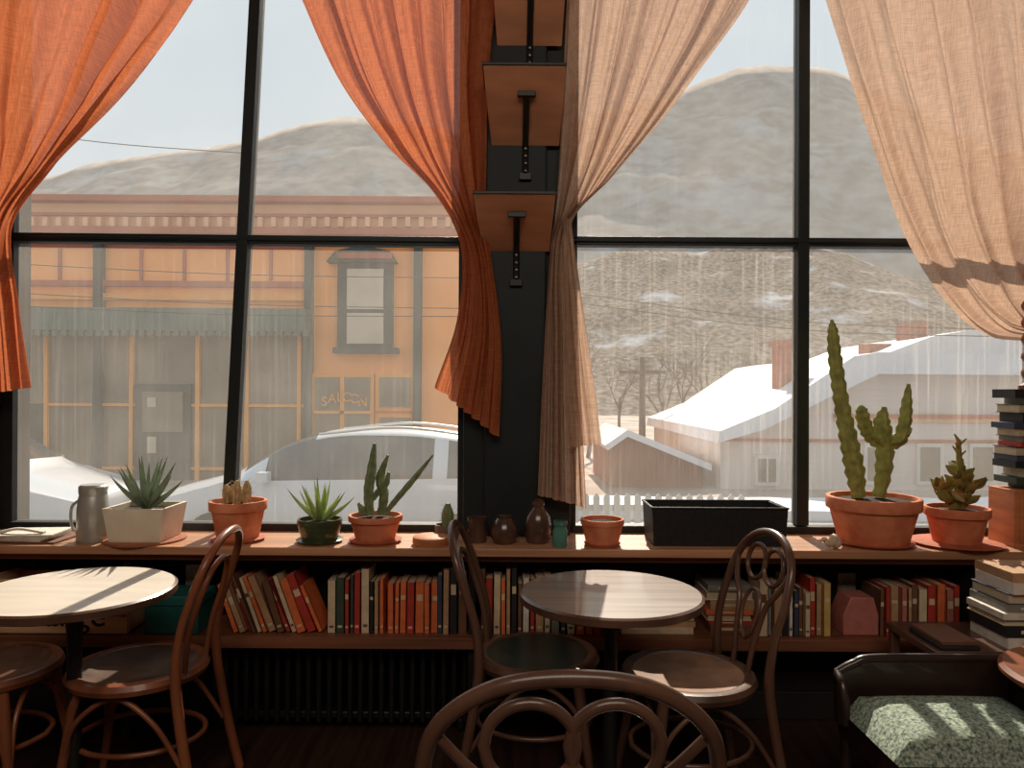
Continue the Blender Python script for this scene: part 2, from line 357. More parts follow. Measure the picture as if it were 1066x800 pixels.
# ---------------- bench with patterned cushion
pat=M('green_patterned_fabric',(62,90,78),.85,.3,120,col2=(180,192,172))
dkb=M('dark_brown_frame',(46,32,27),.35,.3,10,coat=.4)
b=B('upholstered_bench_seat'); X0,X1,Y0,Y1=1.0,1.5,1.9,2.26
b.b2((X0,Y0,.35),(X1,Y1,.43),dkb)
for x in (X0+.02,X1-.02):
    for y in (Y0+.02,Y1-.02): b.cyl((x,y,.38),(x,y,0),.02,.014,dkb,12)
n=12
G=[]
for i in range(n+1):
    r=[]
    for j in range(n+1):
        x=X0-.004+(X1-X0+.008)*i/n; y=Y0-.008+(Y1-Y0-.022)*j/n
        e=min(i,n-i,j,n-j)/1.5; r.append(b.v((x,y,.425+.065*min(1,e)**.5+.008*math.sin(i/n*math.pi)*math.sin(j/n*math.pi))))
    G.append(r)
for i in range(n):
    for j in range(n): b.f([G[i][j],G[i+1][j],G[i+1][j+1],G[i][j+1]],pat)
b.prism([(X0-.01,.38),(X1,.38),(X1,.575),(X0+.1,.575),(X0+.04,.56),(X0+.0,.54),(X0-.015,.52)],Y1-.03,.03,dkb)
b.tube([(X0-.01,Y1-.02,.535),(X0-.012,Y1-.06,.515),(X0-.012,Y1-.08,.46),(X0-.01,Y1-.08,.40)],.013,dkb,10,6)
b.tube([(X0-.012,Y1-.015,.53),(X0+.04,Y1-.02,.562),(X0+.12,Y1-.02,.58),(X1,Y1-.02,.58)],.014,dkb,10,6)
b.done(.004)
b=B('round_side_table',Matrix.Translation((1.63,2.0,0))); b.lathe([(0,.62),(.25,.62),(.262,.61),(.262,.6),(.25,.59),(0,.59)],(0,0,0),wood,48)
b.lathe([(0,.59),(.05,.585),(.02,.54),(.022,.3),(.03,.1),(.10,.02),(.10,0),(0,0)],(0,0,0),wood2,24); b.done()
b=B('low_side_table'); b.b2((1.38,2.4,.52),(2.0,2.72,.545),wood2)
for x in (1.40,1.98):
    for y in (2.42,2.7): b.b2((x-.015,y-.015,0),(x+.015,y+.015,.52),wood2)
b.done(.003)

# ---------------- books
pal=dict(r=(176,58,44),o=(220,112,62),c=(214,192,158),g=(62,74,58),k=(40,38,40),b=(116,78,56),t=(182,142,106),n=(62,68,88),w=(220,210,196),y=(206,170,102),p=(184,112,100),q=(126,124,116),z=(80,118,118))
bm_={k:M('book_cover_'+k,v,.6,.12,30) for k,v in pal.items()}
page=M('book_pages',(196,178,150),.9,.1,80,stretch=(1,1,1))
def book(b,x,y,z,w,h,d,m,tilt=0):
    R=Matrix.Rotation(tilt,3,'Y'); o=Vector((x,y,z))
    def bx(cx,cy,cz,sx,sy,sz,mm): b.box(o+R@Vector((cx,cy,cz)),(sx,sy,sz),mm,R)
    bx(w/2,.0015,h/2,w,.003,h,m); bx(.0012,d/2,h/2,.0024,d,h,m); bx(w-.0012,d/2,h/2,.0024,d,h,m)
    bx(w/2,d/2,h/2,w-.005,d-.008,h-.006,page)
    q=random.random()
    lab=bm_['c'] if m not in (bm_['c'],bm_['w']) else bm_['b']
    if q<.6: bx(w/2,-.0004,h*.68,w*.62,.002,h*random.uniform(.06,.18),lab)
    if q>.4: bx(w/2,-.0004,h*.12,w*.5,.002,h*.04,lab)
def row(px0,px1,codes,tilt=0,hmin=.19,hmax=.26,YB=2.9):
    b=B('shelf_books'); x=U(px0,640,YB).x; xe=U(px1,640,YB).x; i=0
    while x<xe:
        w=random.uniform(.015,.036); h=random.uniform(hmin,hmax); c=codes[i%len(codes)]; i+=1
        if x+w>xe+.01: break
        ti=tilt+(random.uniform(-.01,.01) if tilt==0 else random.uniform(-.05,.05))
        z=LZ+.001+ (abs(math.sin(ti))*w if ti>0 else 0)
        book(b,x,YB+random.uniform(0,.02),z,w,h,random.uniform(.13,.17),bm_[c],ti)
        x+=w/math.cos(ti)+.0015
    b.done(recalc=True)
row(243,333,'otrbcotbrcor',-.36,.19,.25,2.9)
row(340,402,'cgrgrcktogc',0,.2,.265)
row(403,455,'ooorooocoo',0,.195,.205)
row(455,486,'ntkb',0,.22,.27)
row(500,628,'brcotkbwrtcqncoprt',0,.2,.26)
row(790,868,'cqtkwnbcrty',0,.17,.23)
row(918,1000,'brtptbcropr',0,.18,.21)
row(1018,1064,'bkrtbp',0,.16,.2)
def stack(name,px0,px1,z0,z1,Yf,codes,dep=.2,jit=.015,wmin=.86):
    b=B(name); z=z0; i=0; xa=U(px0,600,Yf).x; xb=U(px1,600,Yf).x
    while z<z1:
        t=random.uniform(.014,.038); m=bm_[codes[i%len(codes)]]; i+=1
        l=(xb-xa)*random.uniform(wmin,1); cx=(xa+xb)/2+random.uniform(-jit,jit)*.5; y0=Yf+random.uniform(0,.015)
        b.b2((cx-l/2,y0,z),(cx+l/2,y0+dep,z+.003),m); b.b2((cx-l/2,y0,z+t-.003),(cx+l/2,y0+dep,z+t),m)
        if i%3: b.b2((cx-l/2,y0,z+.003),(cx+l/2,y0+.004,z+t-.003),m); b.b2((cx-l/2,y0+.004,z+.003),(cx-l/2+.003,y0+dep,z+t-.003),m); b.b2((cx-l/2+.004,y0+.004,z+.003),(cx+l/2-.004,y0+dep-.004,z+t-.003),page); b.b2((cx-l*.25,y0-.001,z+t*.35),(cx+l*.2,y0+.001,z+t*.65),bm_['c'])
        else: b.b2((cx-l/2+.004,y0+.004,z+.003),(cx+l/2-.004,y0+dep-.004,z+t-.003),page)
        z+=t+.0005
    b.done()
    return z
stack('book_stack',736,788,LZ,.62,2.92,'brcotwqk')
stack('book_stack',645,728,LZ,.50,2.92,'ctbwr')
stack('magazine_stack',1050,1115,.545,.78,2.42,'wkcwqnwtb',.2,.05)
# right end of sill: crate + stack
crw=M('pine_crate',(190,120,76),.6,.2,6,stretch=(.5,1,6),bump=.1)
b=B('wooden_letter_box'); xa=U(1056,540,2.9).x; xb=xa+.3
b.b2((xa,2.9,SZ),(xb,3.06,SZ+.225),crw); b.b2((xa+.02,2.893,SZ+.02),(xb-.02,2.9,SZ+.205),crw)
b.b2((xa+.045,2.89,SZ+.08),(xa+.085,2.894,SZ+.12),bm_['w']); b.ball((xa+.12,2.885,SZ+.1),(.01,.01,.01),steel); b.done(.005)
ztop=stack('book_stack',1058,1135,SZ+.226,1.37,2.9,'kgqknkrqbn',.14,.07,.78)
b=B('carved_wooden_candlestick'); x=U(1068,320,2.93).x
pr=[(0,0),(.045,0),(.045,.015)]
for i in range(24): pr.append((.016+.02*abs(math.sin(i*.65)),.03+i*.014))
pr+=[(0,.38)]
b.lathe(pr,(x+.04,2.955,ztop),wood,20); b.done(ang=60)
b=B('leather_portfolio'); b.b2((1.40,2.405,.5455),(1.53,2.6,.56),bm_['k']); b.b2((1.405,2.41,.56),(1.525,2.6,.575),bm_['b']); b.done(.003)

# items on lower shelf
teal=M('teal_box',(34,96,90),.5,.1,10)
b=B('teal_storage_box'); a=U(150,640,2.88); c=U(206,640,2.88); b.b2((a.x,2.88,LZ),(c.x,3.05,LZ+.13),teal); b.b2((a.x-.004,2.876,LZ+.11),(c.x+.004,3.054,LZ+.15),teal); b.done(.005)
crd=M('old_crate_wood',(206,160,124),.8,.2,5,stretch=(.5,1,8),bump=.4)
b=B('orange_crate'); xa=U(-20,640,2.87).x; xb=U(132,640,2.87).x
for k in range(3): b.b2((xa,2.87,LZ+.004+k*.072),(xb,2.882,LZ+.07+k*.072),crd)
for x in (xa,xb-.015): b.b2((x,2.882,LZ),(x+.015,3.09,LZ+.215),crd)
b.b2((xa,3.078,LZ),(xb,3.09,LZ+.2),crd); b.b2((xa,2.882,LZ),(xb,3.09,LZ+.012),crd); cr=b.done(.003)
def text(body,loc,size,mat,parent,name='lettering'):
    cu=bpy.data.curves.new(name,'FONT'); cu.body=body; cu.size=size; cu.extrude=.001; cu.materials.append(mat); cu.align_x='CENTER'
    o=bpy.data.objects.new(name,cu); sc.collection.objects.link(o); o.rotation_euler=(math.pi/2,0,0); o.location=loc; o.parent=parent
text('orange',(U(62,660,2.87).x,2.867,LZ+.035),.13,bm_['k'],cr); text('MOUNTAIN',(U(62,630,2.87).x,2.867,LZ+.152),.06,bm_['k'],cr,'lettering_top')
b=B('red_tin_box'); a=U(878,650,2.92); b.prism([(a.x,LZ),(a.x+.14,LZ),(a.x+.14,LZ+.08),(a.x+.12,LZ+.15),(a.x+.03,LZ+.15),(a.x,LZ+.08)],2.92,.12,bm_['p']); b.done(.004)
white=M('outlet_plastic',(206,200,190),.4,.03,5)
for px,py in ((203,602),(881,611)):
    b=B('electrical_outlet'); p=U(px,py,YW-.004); b.box((p.x,YW-.005,p.z),(.075,.01,.115),white)
    for dz in (-.025,.025):
        b.box((p.x,YW-.0115,p.z+dz),(.036,.004,.032),white)
        for dx in (-.008,.008): b.box((p.x+dx,YW-.014,p.z+dz),(.003,.002,.012),black)
    b.done(.002)

# ---------------- sill objects
def potbuild(name,px,ptop,wpx,Y,mat,br=.72,saucer=None,sw=1.15,sq=False,rimh=.26):
    p=U(px,ptop+2,Y); R=wpx/2/F*Y; z0=SZ+(.014 if saucer else 0); H=p.z-z0; o=(p.x,Y,z0)
    b=B(name)
    if sq:
        V=[]
        for rr,z in ((R*.78,0),(R*.93,H),(R*.84,H),(R*.84,H-.02)):
            V.append([b.v((p.x+i*rr,Y+j*rr*.9,z0+z)) for i,j in ((-1,-1),(1,-1),(1,1),(-1,1))])
        for a,c in zip(V,V[1:]):
            for i in range(4): b.f([a[i],a[(i+1)%4],c[(i+1)%4],c[i]],mat)
        b.f(V[0][::-1],mat); b.f(V[3],soil)
    else:
        rz=H*(1-rimh)
        b.lathe([(0,0),(R*br,0),(R*(br+.19*(rz/H)/.74),rz),(R*.99,rz+.002),(R,rz+.008),(R,H-.004),(R*.985,H),(R*.9,H),(R*.88,H-.02)],o,mat,40)
        b.lathe([(R*.885,H-.018),(R*.4,H-.01),(0,H-.006)],o,soil,24)
    if saucer:
        b.lathe([(0,0),(R*sw*.9,0),(R*sw,.012),(R*sw*.97,.0135),(0,.0135)],(p.x,Y,SZ),saucer,40)
    return b,p.x,z0+H,R
def L(pts,Y): return [U(a,c,Y) for a,c in pts]
def leaves(b,x,y,z,n,len_,up,r,m,flat=.35,seed=1,e0=.25):
    rd=random.Random(seed)
    for i in range(n):
        a=i*2.399; k=i/n; l=len_*rd.uniform(.8,1.1); el=up*(e0+(1-e0)*k)+rd.uniform(-.08,.08)
        pts=[]; rs=[]
        for q in range(5):
            t=q/4; e=el+.35*t*(1-k)*.6
            pts.append((x+math.cos(a)*l*t*math.cos(e if e<1.5 else 1.5),y+math.sin(a)*l*t*math.cos(min(e,1.5))*.7,z-.01+l*t*math.sin(e)))
            rs.append(r*(1,1.05,.8,.45,.04)[q])
        b.tube(pts,rs,m,8,3,flat=flat)
tray=M('wood_tray',(160,94,60),.5,.2,8)
b,x,z,R=potbuild('potted_aloe',152,524,66,2.95,cream,sq=True)
b.lathe([(0,0),(R*1.2,0),(R*1.2,.008),(0,.008)],(x,2.95,SZ-.0),tray,32)
leaves(b,x,2.95,z,17,.215,1.3,.0125,aloe,.5,3,.33); b.done(.004)
b,x,z,R=potbuild('potted_barrel_cactus',248,519,58,2.95,terra,saucer=terra2,sw=.95)
for i in range(7):
    a=i*2.4; rr=.045*math.sqrt(i/7); h=.045+.018*(i%3); c=(x+rr*1.3*math.cos(a),2.95+rr*math.sin(a),z)
    b.tube([(c[0],c[1],z-.01),(c[0],c[1],z+h*.6),(c[0],c[1],z+h)],[.014,.016,.005],dry,16,4,ribs=8,ribd=.15)
    for q in range(12):
        aa=q*2.4; zz=z+h*(.3+.06*q); b.tube([(c[0],c[1],zz),(c[0]+.03*math.cos(aa),c[1]+.03*math.sin(aa),zz+.014)],[.0014,.0004],cream,4,1)
b.done()
gpot=M('glazed_green_pot',(66,76,50),.3,.4,8,stretch=(1,1,6),coat=.4)
b,x,z,R=potbuild('potted_agave',333,538,46,2.93,gpot,.8,saucer=gpot,sw=1.05)
leaves(b,x,2.93,z,18,.17,1.45,.0095,lime,.45,5); b.done()
b,x,z,R=potbuild('potted_column_cactus',391,534,56,2.94,terra,saucer=terra2,sw=.98)
for pts,rs in (([(385,536),(384,512),(387,490),(390,462)],[.016,.018,.017,.006]),([(397,536),(400,515),(396,498),(404,474)],[.015,.017,.016,.005]),
  ([(378,536),(377,530),(373,524)],[.012,.014,.005]),([(401,535),(415,518),(432,498),(451,474)],[.009,.011,.0105,.003]),([(388,520),(396,510),(402,504),(405,492)],[.01,.012,.012,.005])):
    b.tube(L(pts,2.94),rs,cac,20,6,ribs=5,ribd=.18,knob=.06)
b.done()
b=B('wood_slice'); p=U(449,566,2.9); b.lathe([(0,0),(.07,0),(.074,.01),(.072,.03),(.066,.034),(0,.034)],(p.x,2.9,SZ),crw,30); b.done()
graypot=M('grey_stoneware',(108,94,82),.6,.2,20)
b,x,z,R=potbuild('potted_mini_cactus',466,544,27,3.0,graypot,.8)
b.tube([(x,3.0,z-.01),(x,3.0,z+.04),(x,3.0,z+.085)],[.018,.022,.008],cac,20,6,ribs=8,ribd=.14)
for q in range(26):
    aa=q*2.4; zz=z+.012+.0026*q; b.tube([(x+.018*math.cos(aa),3+.018*math.sin(aa),zz),(x+.034*math.cos(aa),3+.034*math.sin(aa),zz+.006)],[.001,.0004],dry,4,1)
b.done()
def lath(name,px,Y,prof,mat,scale=1,seg=32):
    b=B(name); x=U(px,560,Y).x; b.lathe([(r*scale,z*scale) for r,z in prof],(x,Y,SZ),mat,seg); return b.done()
brn=M('dark_glaze',(84,60,48),.25,.3,15,coat=.5); tealg=M('teal_glass_jar',(80,126,114),.15,.2,10,coat=.6)
lath('small_tin_cup',497,2.95,[(0,0),(.036,0),(.038,.004),(.038,.09),(.041,.1),(.036,.1),(.034,.01),(0,.01)],brn)
lath('squat_dark_vase',525,2.93,[(0,0),(.04,0),(.055,.03),(.056,.055),(.04,.085),(.03,.1),(.034,.108),(.026,.108),(.024,.09),(0,.09)],brn)
lath('stoppered_brown_bottle',560,2.95,[(0,0),(.045,0),(.052,.02),(.054,.07),(.048,.105),(.03,.13),(.022,.14),(.026,.15),(.026,.158),(.012,.172),(0,.176)],brn)
lath('teal_glass_jar',583,2.87,[(0,0),(.028,0),(.03,.01),(.03,.06),(.022,.075),(.022,.08),(.027,.083),(.027,.1),(0,.1)],tealg)
b,x,z,R=potbuild('terracotta_pot',627,538,45,2.9,terra,.76,saucer=terra2,sw=.85); b.done()
wv=weave_mat('black_wicker',(34,32,33))
b=B('black_wicker_basket'); p0=U(679,553,2.88); p1=U(821,553,2.88); zt=U(750,529,2.9).z
V=[]
cx=(p0.x+p1.x)/2; hw=(p1.x-p0.x)/2; cy=2.99; hd=.105
for k,z in ((.97,SZ),(1,zt),(.965,zt),(.955,SZ+.012)):
    V.append([b.v((cx+i*hw*k,cy+j*hd*k,z)) for i,j in ((-1,-1),(1,-1),(1,1),(-1,1))])
for a,c in zip(V,V[1:]):
    for i in range(4): b.f([a[i],a[(i+1)%4],c[(i+1)%4],c[i]],wv)
b.f(V[0][::-1],wv); b.f(V[3],wv)
b.tube([(cx-hw,cy-hd,zt),(cx+hw,cy-hd,zt)],.005,wv,8,1); b.tube([(cx-hw,cy+hd,zt),(cx+hw,cy+hd,zt)],.005,wv,8,1)
for s in(-1,1): b.tube([(cx+s*hw,cy-hd,zt),(cx+s*hw,cy+hd,zt)],.005,wv,8,1)
b.done()
sh=M('seashell',(206,186,160),.5,.3,40,bump=.3)
b=B('conch_shell'); p=U(862,566,2.86); pts=[];rs=[]
for i in range(22):
    t=i/21; a=t*12; r=.026*(1-t); pts.append((p.x+.035-.075*t,2.865+r*.6*math.cos(a),SZ+.024+r*.6*math.sin(a)+.01*t)); rs.append(.018*(1-t)+.002)
b.tube(pts,rs,sh,12,3); b.ball((p.x+.03,2.865,SZ+.024),(.026,.02,.024),sh); b.done(ang=80)
b,x,z,R=potbuild('potted_tall_euphorbia',909,515,92,2.965,terra,.74,rimh=.28,saucer=terra2,sw=.86)
Yc=2.965
main=[(894,518),(890,490),(884,460),(878,430),(873,400),(869,370),(867,345),(866,333)]
b.tube(L(main,Yc),[.022,.032,.03,.026,.024,.022,.017,.004],cacy,24,7,ribs=4,ribd=.26,knob=.13)
for pts,rs in (([(915,518),(920,490),(921,462),(918,440),(921,424)],[.02,.028,.03,.028,.008]),
 ([(920,465),(908,455),(901,444),(897,428),(896,422)],[.018,.024,.024,.02,.005]),
 ([(922,462),(936,458),(942,440),(944,420),(946,400)],[.018,.024,.022,.018,.006]),([(934,458),(943,452),(949,446)],[.012,.014,.004])):
    b.tube(L(pts,Yc),rs,cacy,20,6,ribs=4,ribd=.26,knob=.13)
b.done(ang=60)
b,x,z,R=potbuild('potted_succulent',996,526,62,2.95,terra,.72,saucer=terra2,sw=1.42)
rd=random.Random(4)
for i in range(8):
    a=i*2.4; tx=x+math.cos(a)*rd.uniform(.03,.095); ty=2.95+math.sin(a)*.05; tz=z+rd.uniform(.06,.16)
    b.tube([(x+math.cos(a)*.02,2.95,z-.01),((x+tx)/2,(2.95+ty)/2,z+(tz-z)*.55),(tx,ty,tz)],[.012,.010,.006],jade,10,4)
    for q in range(7):
        aa=q*1.1+i; l=.05; zz=tz-.012*q; xx=tx+(x-tx)*.1*q
        b.tube([(xx,ty,zz),(xx+math.cos(aa)*l*.5,ty+math.sin(aa)*l*.5,zz+.02),(xx+math.cos(aa)*l,ty+math.sin(aa)*l,zz+.04)],[.006,.017,.003],jade,8,4,flat=.35)
b.tube([(x+.02,2.95,z),(x+.01,2.95,z+.16),(x+.005,2.95,z+.27)],[.01,.012,.008],jade,10,4)
for q in range(5): b.tube([(x+.005,2.95,z+.2+.016*q),(x+.005+.03*math.cos(q*2),2.95+.02*math.sin(q*2),z+.225+.016*q)],[.008,.003],jade,8,1)
b.done()
b=B('steel_thermos'); x=U(97,540,2.93).x
b.lathe([(0,0),(.058,0),(.06,.004),(.058,.12),(.052,.175),(.05,.18),(.05,.185),(.052,.19),(.052,.215),(.045,.222),(0,.222)],(x,2.93,SZ),steel2,40)
b.tube([(x-.055,2.93,SZ+.16),(x-.085,2.93,SZ+.13),(x-.085,2.93,SZ+.06),(x-.06,2.93,SZ+.03)],.006,steel2,8,6); b.done()
b=B('folded_newspaper'); x=U(25,562,2.93).x
b.box((x,2.95,SZ+.004),(.34,.2,.008),bm_['b']); 
for k in range(4): b.box((x+.01*k,2.95,SZ+.011+.006*k),(.24-.01*k,.17,.005),bm_['w'],Matrix.Rotation(.07*k-.1,3,'Z'))
b.tube([(x-.08,2.9,SZ+.034),(x+.0,2.9,SZ+.05),(x+.1,2.9,SZ+.036)],.006,bm_['w'],8,5,flat=2); b.done()

# ================= EXTERIOR
GZ=-.6
asph=M('wet_street',(130,124,120),.7,.1,2)
b=B('street_ground'); b.b2((-60,3.36,GZ-.2),(60,12.2,GZ),asph); b.done()
mud=M('thawing_snowy_ground',(144,118,102),.9,.2,.5,col2=(184,170,160))
b=B('snowy_ground'); b.b2((-120,12.2,GZ-.25),(160,62,GZ+.03),mud); b.done()
peach=M('peach_facade_paint',(250,160,88),.8,.04,1.5); peach2=M('cornice_paint',(232,172,132),.8,.06,1.5); dteal=M('dark_teal_trim',(52,64,62),.7,.1,3)
amber=M('amber_trim',(236,154,74),.7,.08,3); shopg=M('shop_window',(126,112,94),.35,.22,1.2); redt=M('rust_trim',(170,84,58),.7,.1,3); awn=M('awning_green',(92,106,98),.8,.3,6,stretch=(6,1,.2)); pinkw=M('pale_pane',(196,178,154),.3,.08,2)
Y=16
b=B('storefront_building')
b.q(-120,243,522,512,Y,7,peach); b.q(-120,207,522,243,Y-.05,7,peach2)
b.q(-125,203,524,209,Y-.35,.6,redt); b.q(-125,236,524,243,Y-.3,.5,redt); b.q(-125,222,524,225,Y-.15,.3,redt)
for px in range(-110,520,14): b.q(px,226,px+5,236,Y-.2,.2,peach2)
b.q(-110,253,318,258,Y-.06,.1,redt); b.q(-110,292,318,298,Y-.12,.2,redt); b.q(-110,305,318,312,Y-.1,.2,amber)
for px in (-60,20,60,100,145,190,235,280): b.q(px,258,px+3,292,Y-.05,.1,redt)
b.q(-110,320,318,344,Y-.6,.6,awn)
for px in range(-108,316,9): b.q(px,344,px+6,350,Y-.6,.05,awn)
b.q(-110,349,316,505,Y-.04,.1,shopg)
for px in (-30,15,45,98,134,203,254,309): b.q(px,349,px+4,505,Y-.12,.15,amber)
for py in (420,486): b.q(-110,py,316,py+3,Y-.1,.12,amber)
b.q(140,400,198,500,Y-.14,.1,dteal); b.q(148,408,190,450,Y-.18,.06,shopg); b.q(153,414,162,424,Y-.2,.04,pinkw); b.q(153,455,162,472,Y-.2,.04,pinkw)
for px in (96,316,430): b.q(px,250,px+8,505,Y-.2,.25,dteal)
b.q(22,420,45,480,Y-.12,.06,dteal)
b.q(351,270,409,366,Y-.12,.15,dteal); b.q(361,280,399,322,Y-.16,.1,pinkw); b.q(361,326,399,358,Y-.16,.1,pinkw)
pp=[U(343,275,Y),U(352,264,Y),U(380,258,Y),U(408,264,Y),U(415,275,Y)]; b.prism([(p.x,p.z) for p in pp],Y-.3,.3,dteal); b.q(346,362,414,368,Y-.3,.3,dteal)
b.q(352,263,408,269,Y-.34,.05,redt)
for r in ((324,389,389,457),(391,389,431,428),(391,431,431,462)):
    b.q(r[0],r[1],r[2],r[3],Y-.1,.12,amber); b.q(r[0]+4,r[1]+4,r[2]-4,r[3]-4,Y-.13,.1,shopg)
b.q(354,391,358,455,Y-.16,.05,amber); b.q(326,428,387,431,Y-.16,.05,amber)
b.q(324,462,431,505,Y-.06,.1,peach); bl=b.done()
for i,ch in enumerate('SALOON'):
    a=(i-2.5)/2.5; text(ch,(U(357+a*20,416+abs(a)*5,Y-.3).x,Y-.24,U(357,418+abs(a)**2*5,Y-.3).z),.28,amber,bl,'sign_letter')

carw=M('white_car_paint',(206,206,208),.25,.03,2,coat=.5); carg=M('car_glass',(56,60,62),.1,.3,3,spec=.6); tire=M('tyre',(30,30,30),.8,.1,5)
def car(x0,Yn,flip=1,wid=1.8):
    b=B('parked_car',Matrix.Translation((x0,Yn+wid/2,GZ))@Matrix.Scale(flip,4,(1,0,0)))
    S=[(0,.62,.58,.66,.62),(.06,.80,.72,.74,.66),(.5,.93,.86,.86,.7),(.8,1.01,.94,.88,.7),(1.0,1.08,.99,.89,.7),(1.5,1.38,1.0,.9,.66),(2.0,1.52,1.01,.9,.6),(2.6,1.55,1.02,.9,.6),(3.2,1.52,1.03,.9,.6),(3.8,1.41,1.04,.88,.58),(4.15,1.18,1.04,.86,.6),(4.32,1.0,.95,.83,.66),(4.4,.8,.72,.78,.6)]
    C=catmull(S,4); rings=[]
    for x,top,belt,w,rw in C:
        half=[(w*.9,.22),(w*1.0,.42),(w*1.02,.68),(w,belt),(rw+.03,top-.07),(rw-.08,top-.02),(0,top)]
        pts=half+[(-a,z) for a,z in half[-2::-1]]
        rings.append([b.v((x,a,z)) for a,z in pts])
    for i in range(len(rings)-1):
        xm=(C[i][0]+C[i+1][0])/2
        for j in range(len(rings[0])-1):
            m=carw
            if j in (3,8) and 1.3<xm<4.0 and not(2.40<xm<2.52) and not (3.25<xm<3.4): m=carg
            if j in(4,5,6,7) and (1.1<xm<1.85 or 3.9<xm<4.25): m=carg
            b.f([rings[i][j],rings[i][j+1],rings[i+1][j+1],rings[i+1][j]],m)
    b.f(rings[0],carw); b.f(rings[-1],carw)
    for x in (.85,3.5):
        for s in (-1,1):
            b.tube([(x,s*.70,.33),(x,s*.92,.33)],.33,tire,28,1); b.tube([(x,s*.9,.33),(x,s*.935,.33)],.2,steel,20,1)
    for s in (-1,1):
        b.box((1.4,s*.98,1.05),(.12,.14,.1),carw); b.tube([(1.9,s*.62,1.49),(2.8,s*.62,1.57),(3.7,s*.6,1.47)],.015,steel,8,5)
    b.done(ang=50)
car(U(142,500,8).x,8.0); car(U(88,500,8).x,7.9,-1)

def hill(name,ridge,Y0,Y1,z0,mat,amp,ny=26,sd=0):
    C=catmull(ridge,10); b=B(name); cols=[]
    for k in range(0,len(C)):
        p=U(C[k][0],C[k][1],Y1); col=[]
        for j in range(ny+6):
            t=j/ny; y=Y0+(Y1-Y0)*min(t,1.25); tt=min(1,t)
            z=z0+(p.z-z0)*(tt**1.15) - (max(0,t-1)*(p.z-z0)*1.5)
            nn=amp*(noise.noise(Vector((p.x*.02/amp*8,y*.02/amp*8,sd)))+.5*noise.noise(Vector((p.x*.06/amp*8,y*.05/amp*8,sd+5))))
            col.append(b.v((p.x,y,z+nn*(min(1,t*2) if t<=1 else 1)*(.35 if abs(t-1)<.05 else 1))))
        cols.append(col)
    for a,c in zip(cols,cols[1:]):
        for j in range(len(a)-1): b.f([a[j],c[j],c[j+1],a[j+1]],mat)
    return b.done(ang=180)
def snowy(mat,scale,lo,hi,c):
    nt=mat.node_tree; N=nt.nodes; Lk=nt.links; p_=N['Principled BSDF']; src=p_.inputs['Base Color'].links[0].from_socket
    tc=N.new('ShaderNodeTexCoord'); nz=N.new('ShaderNodeTexNoise'); nz.inputs['Scale'].default_value=scale; nz.inputs['Detail'].default_value=9; nz.inputs['Roughness'].default_value=.62; Lk.new(tc.outputs['Object'],nz.inputs['Vector'])
    mr=N.new('ShaderNodeMapRange'); mr.inputs[1].default_value=lo; mr.inputs[2].default_value=hi; Lk.new(nz.outputs['Fac'],mr.inputs[0])
    mx=N.new('ShaderNodeMix'); mx.data_type='RGBA'; Lk.new(mr.outputs[0],mx.inputs[0]); Lk.new(src,mx.inputs[6]); mx.inputs[7].default_value=c; Lk.new(mx.outputs[2],p_.inputs['Base Color'])
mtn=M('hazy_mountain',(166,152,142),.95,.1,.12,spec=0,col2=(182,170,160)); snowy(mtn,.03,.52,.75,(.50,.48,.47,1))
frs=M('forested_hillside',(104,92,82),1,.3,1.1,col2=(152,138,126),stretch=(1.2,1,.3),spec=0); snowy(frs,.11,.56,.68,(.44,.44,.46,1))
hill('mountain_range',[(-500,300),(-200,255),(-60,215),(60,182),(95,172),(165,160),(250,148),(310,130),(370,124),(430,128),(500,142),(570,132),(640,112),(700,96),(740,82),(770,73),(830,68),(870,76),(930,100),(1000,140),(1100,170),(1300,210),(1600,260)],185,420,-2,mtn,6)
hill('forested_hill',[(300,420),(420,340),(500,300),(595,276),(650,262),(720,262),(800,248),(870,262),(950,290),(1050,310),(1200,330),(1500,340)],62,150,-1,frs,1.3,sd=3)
bark=M('bare_tree_bark',(112,98,88),.9,.2,4)
whitew=M('white_clapboard',(206,192,184),.8,.05,3,stretch=(.2,1,14)); brick=M('brick_chimney',(164,100,80),.9,.2,8); brownw=M('shed_wood',(144,94,72),.9,.2,5,stretch=(6,1,.4))
def pz(l,Y): return [(U(a,c,Y).x,U(a,c,Y).z) for a,c in l]
b=B('snow_roofed_house'); Yh=15
b.prism(pz([(750,520),(750,452),(905,388),(1130,388),(1130,520)],Yh),Yh,7,whitew)
b.prism(pz([(742,460),(744,448),(800,425),(880,372),(905,368),(1150,372),(1150,392),(905,390),(850,416),(790,446)],Yh),Yh-.4,7.8,snow)
b.q(756,458,1120,461,Yh-.05,.1,redt); b.q(870,432,1130,436,Yh-.12,.2,redt); b.q(870,436,1130,440,Yh-.06,.1,peach2)
b.q(786,474,812,506,Yh-.06,.1,white); b.q(790,478,808,502,Yh-.08,.08,shopg); b.q(798,478,800,502,Yh-.1,.05,white)
for px in (900,955,1010): b.q(px,462,px+28,505,Yh-.06,.1,white); b.q(px+4,466,px+24,501,Yh-.08,.08,shopg)
b.q(812,358,830,425,Yh+1,.5,brick); b.q(810,354,832,360,Yh+.95,.6,brick); b.done()
b=B('snow_roofed_hall'); Yh=24
b.prism(pz([(905,520),(905,372),(1180,372),(1180,520)],Yh),Yh,6,peach2)
b.prism(pz([(896,376),(960,352),(1000,345),(1100,345),(1190,376)],Yh),Yh-.5,7,snow)
b.q(946,336,966,364,Yh+1,.8,brick); b.q(905,358,928,372,Yh+1,.8,brick); b.done()
b=B('wooden_shed'); Ys=15.2
b.prism(pz([(634,512),(634,462),(651,452),(731,486),(731,512)],Ys),Ys,3,brownw)
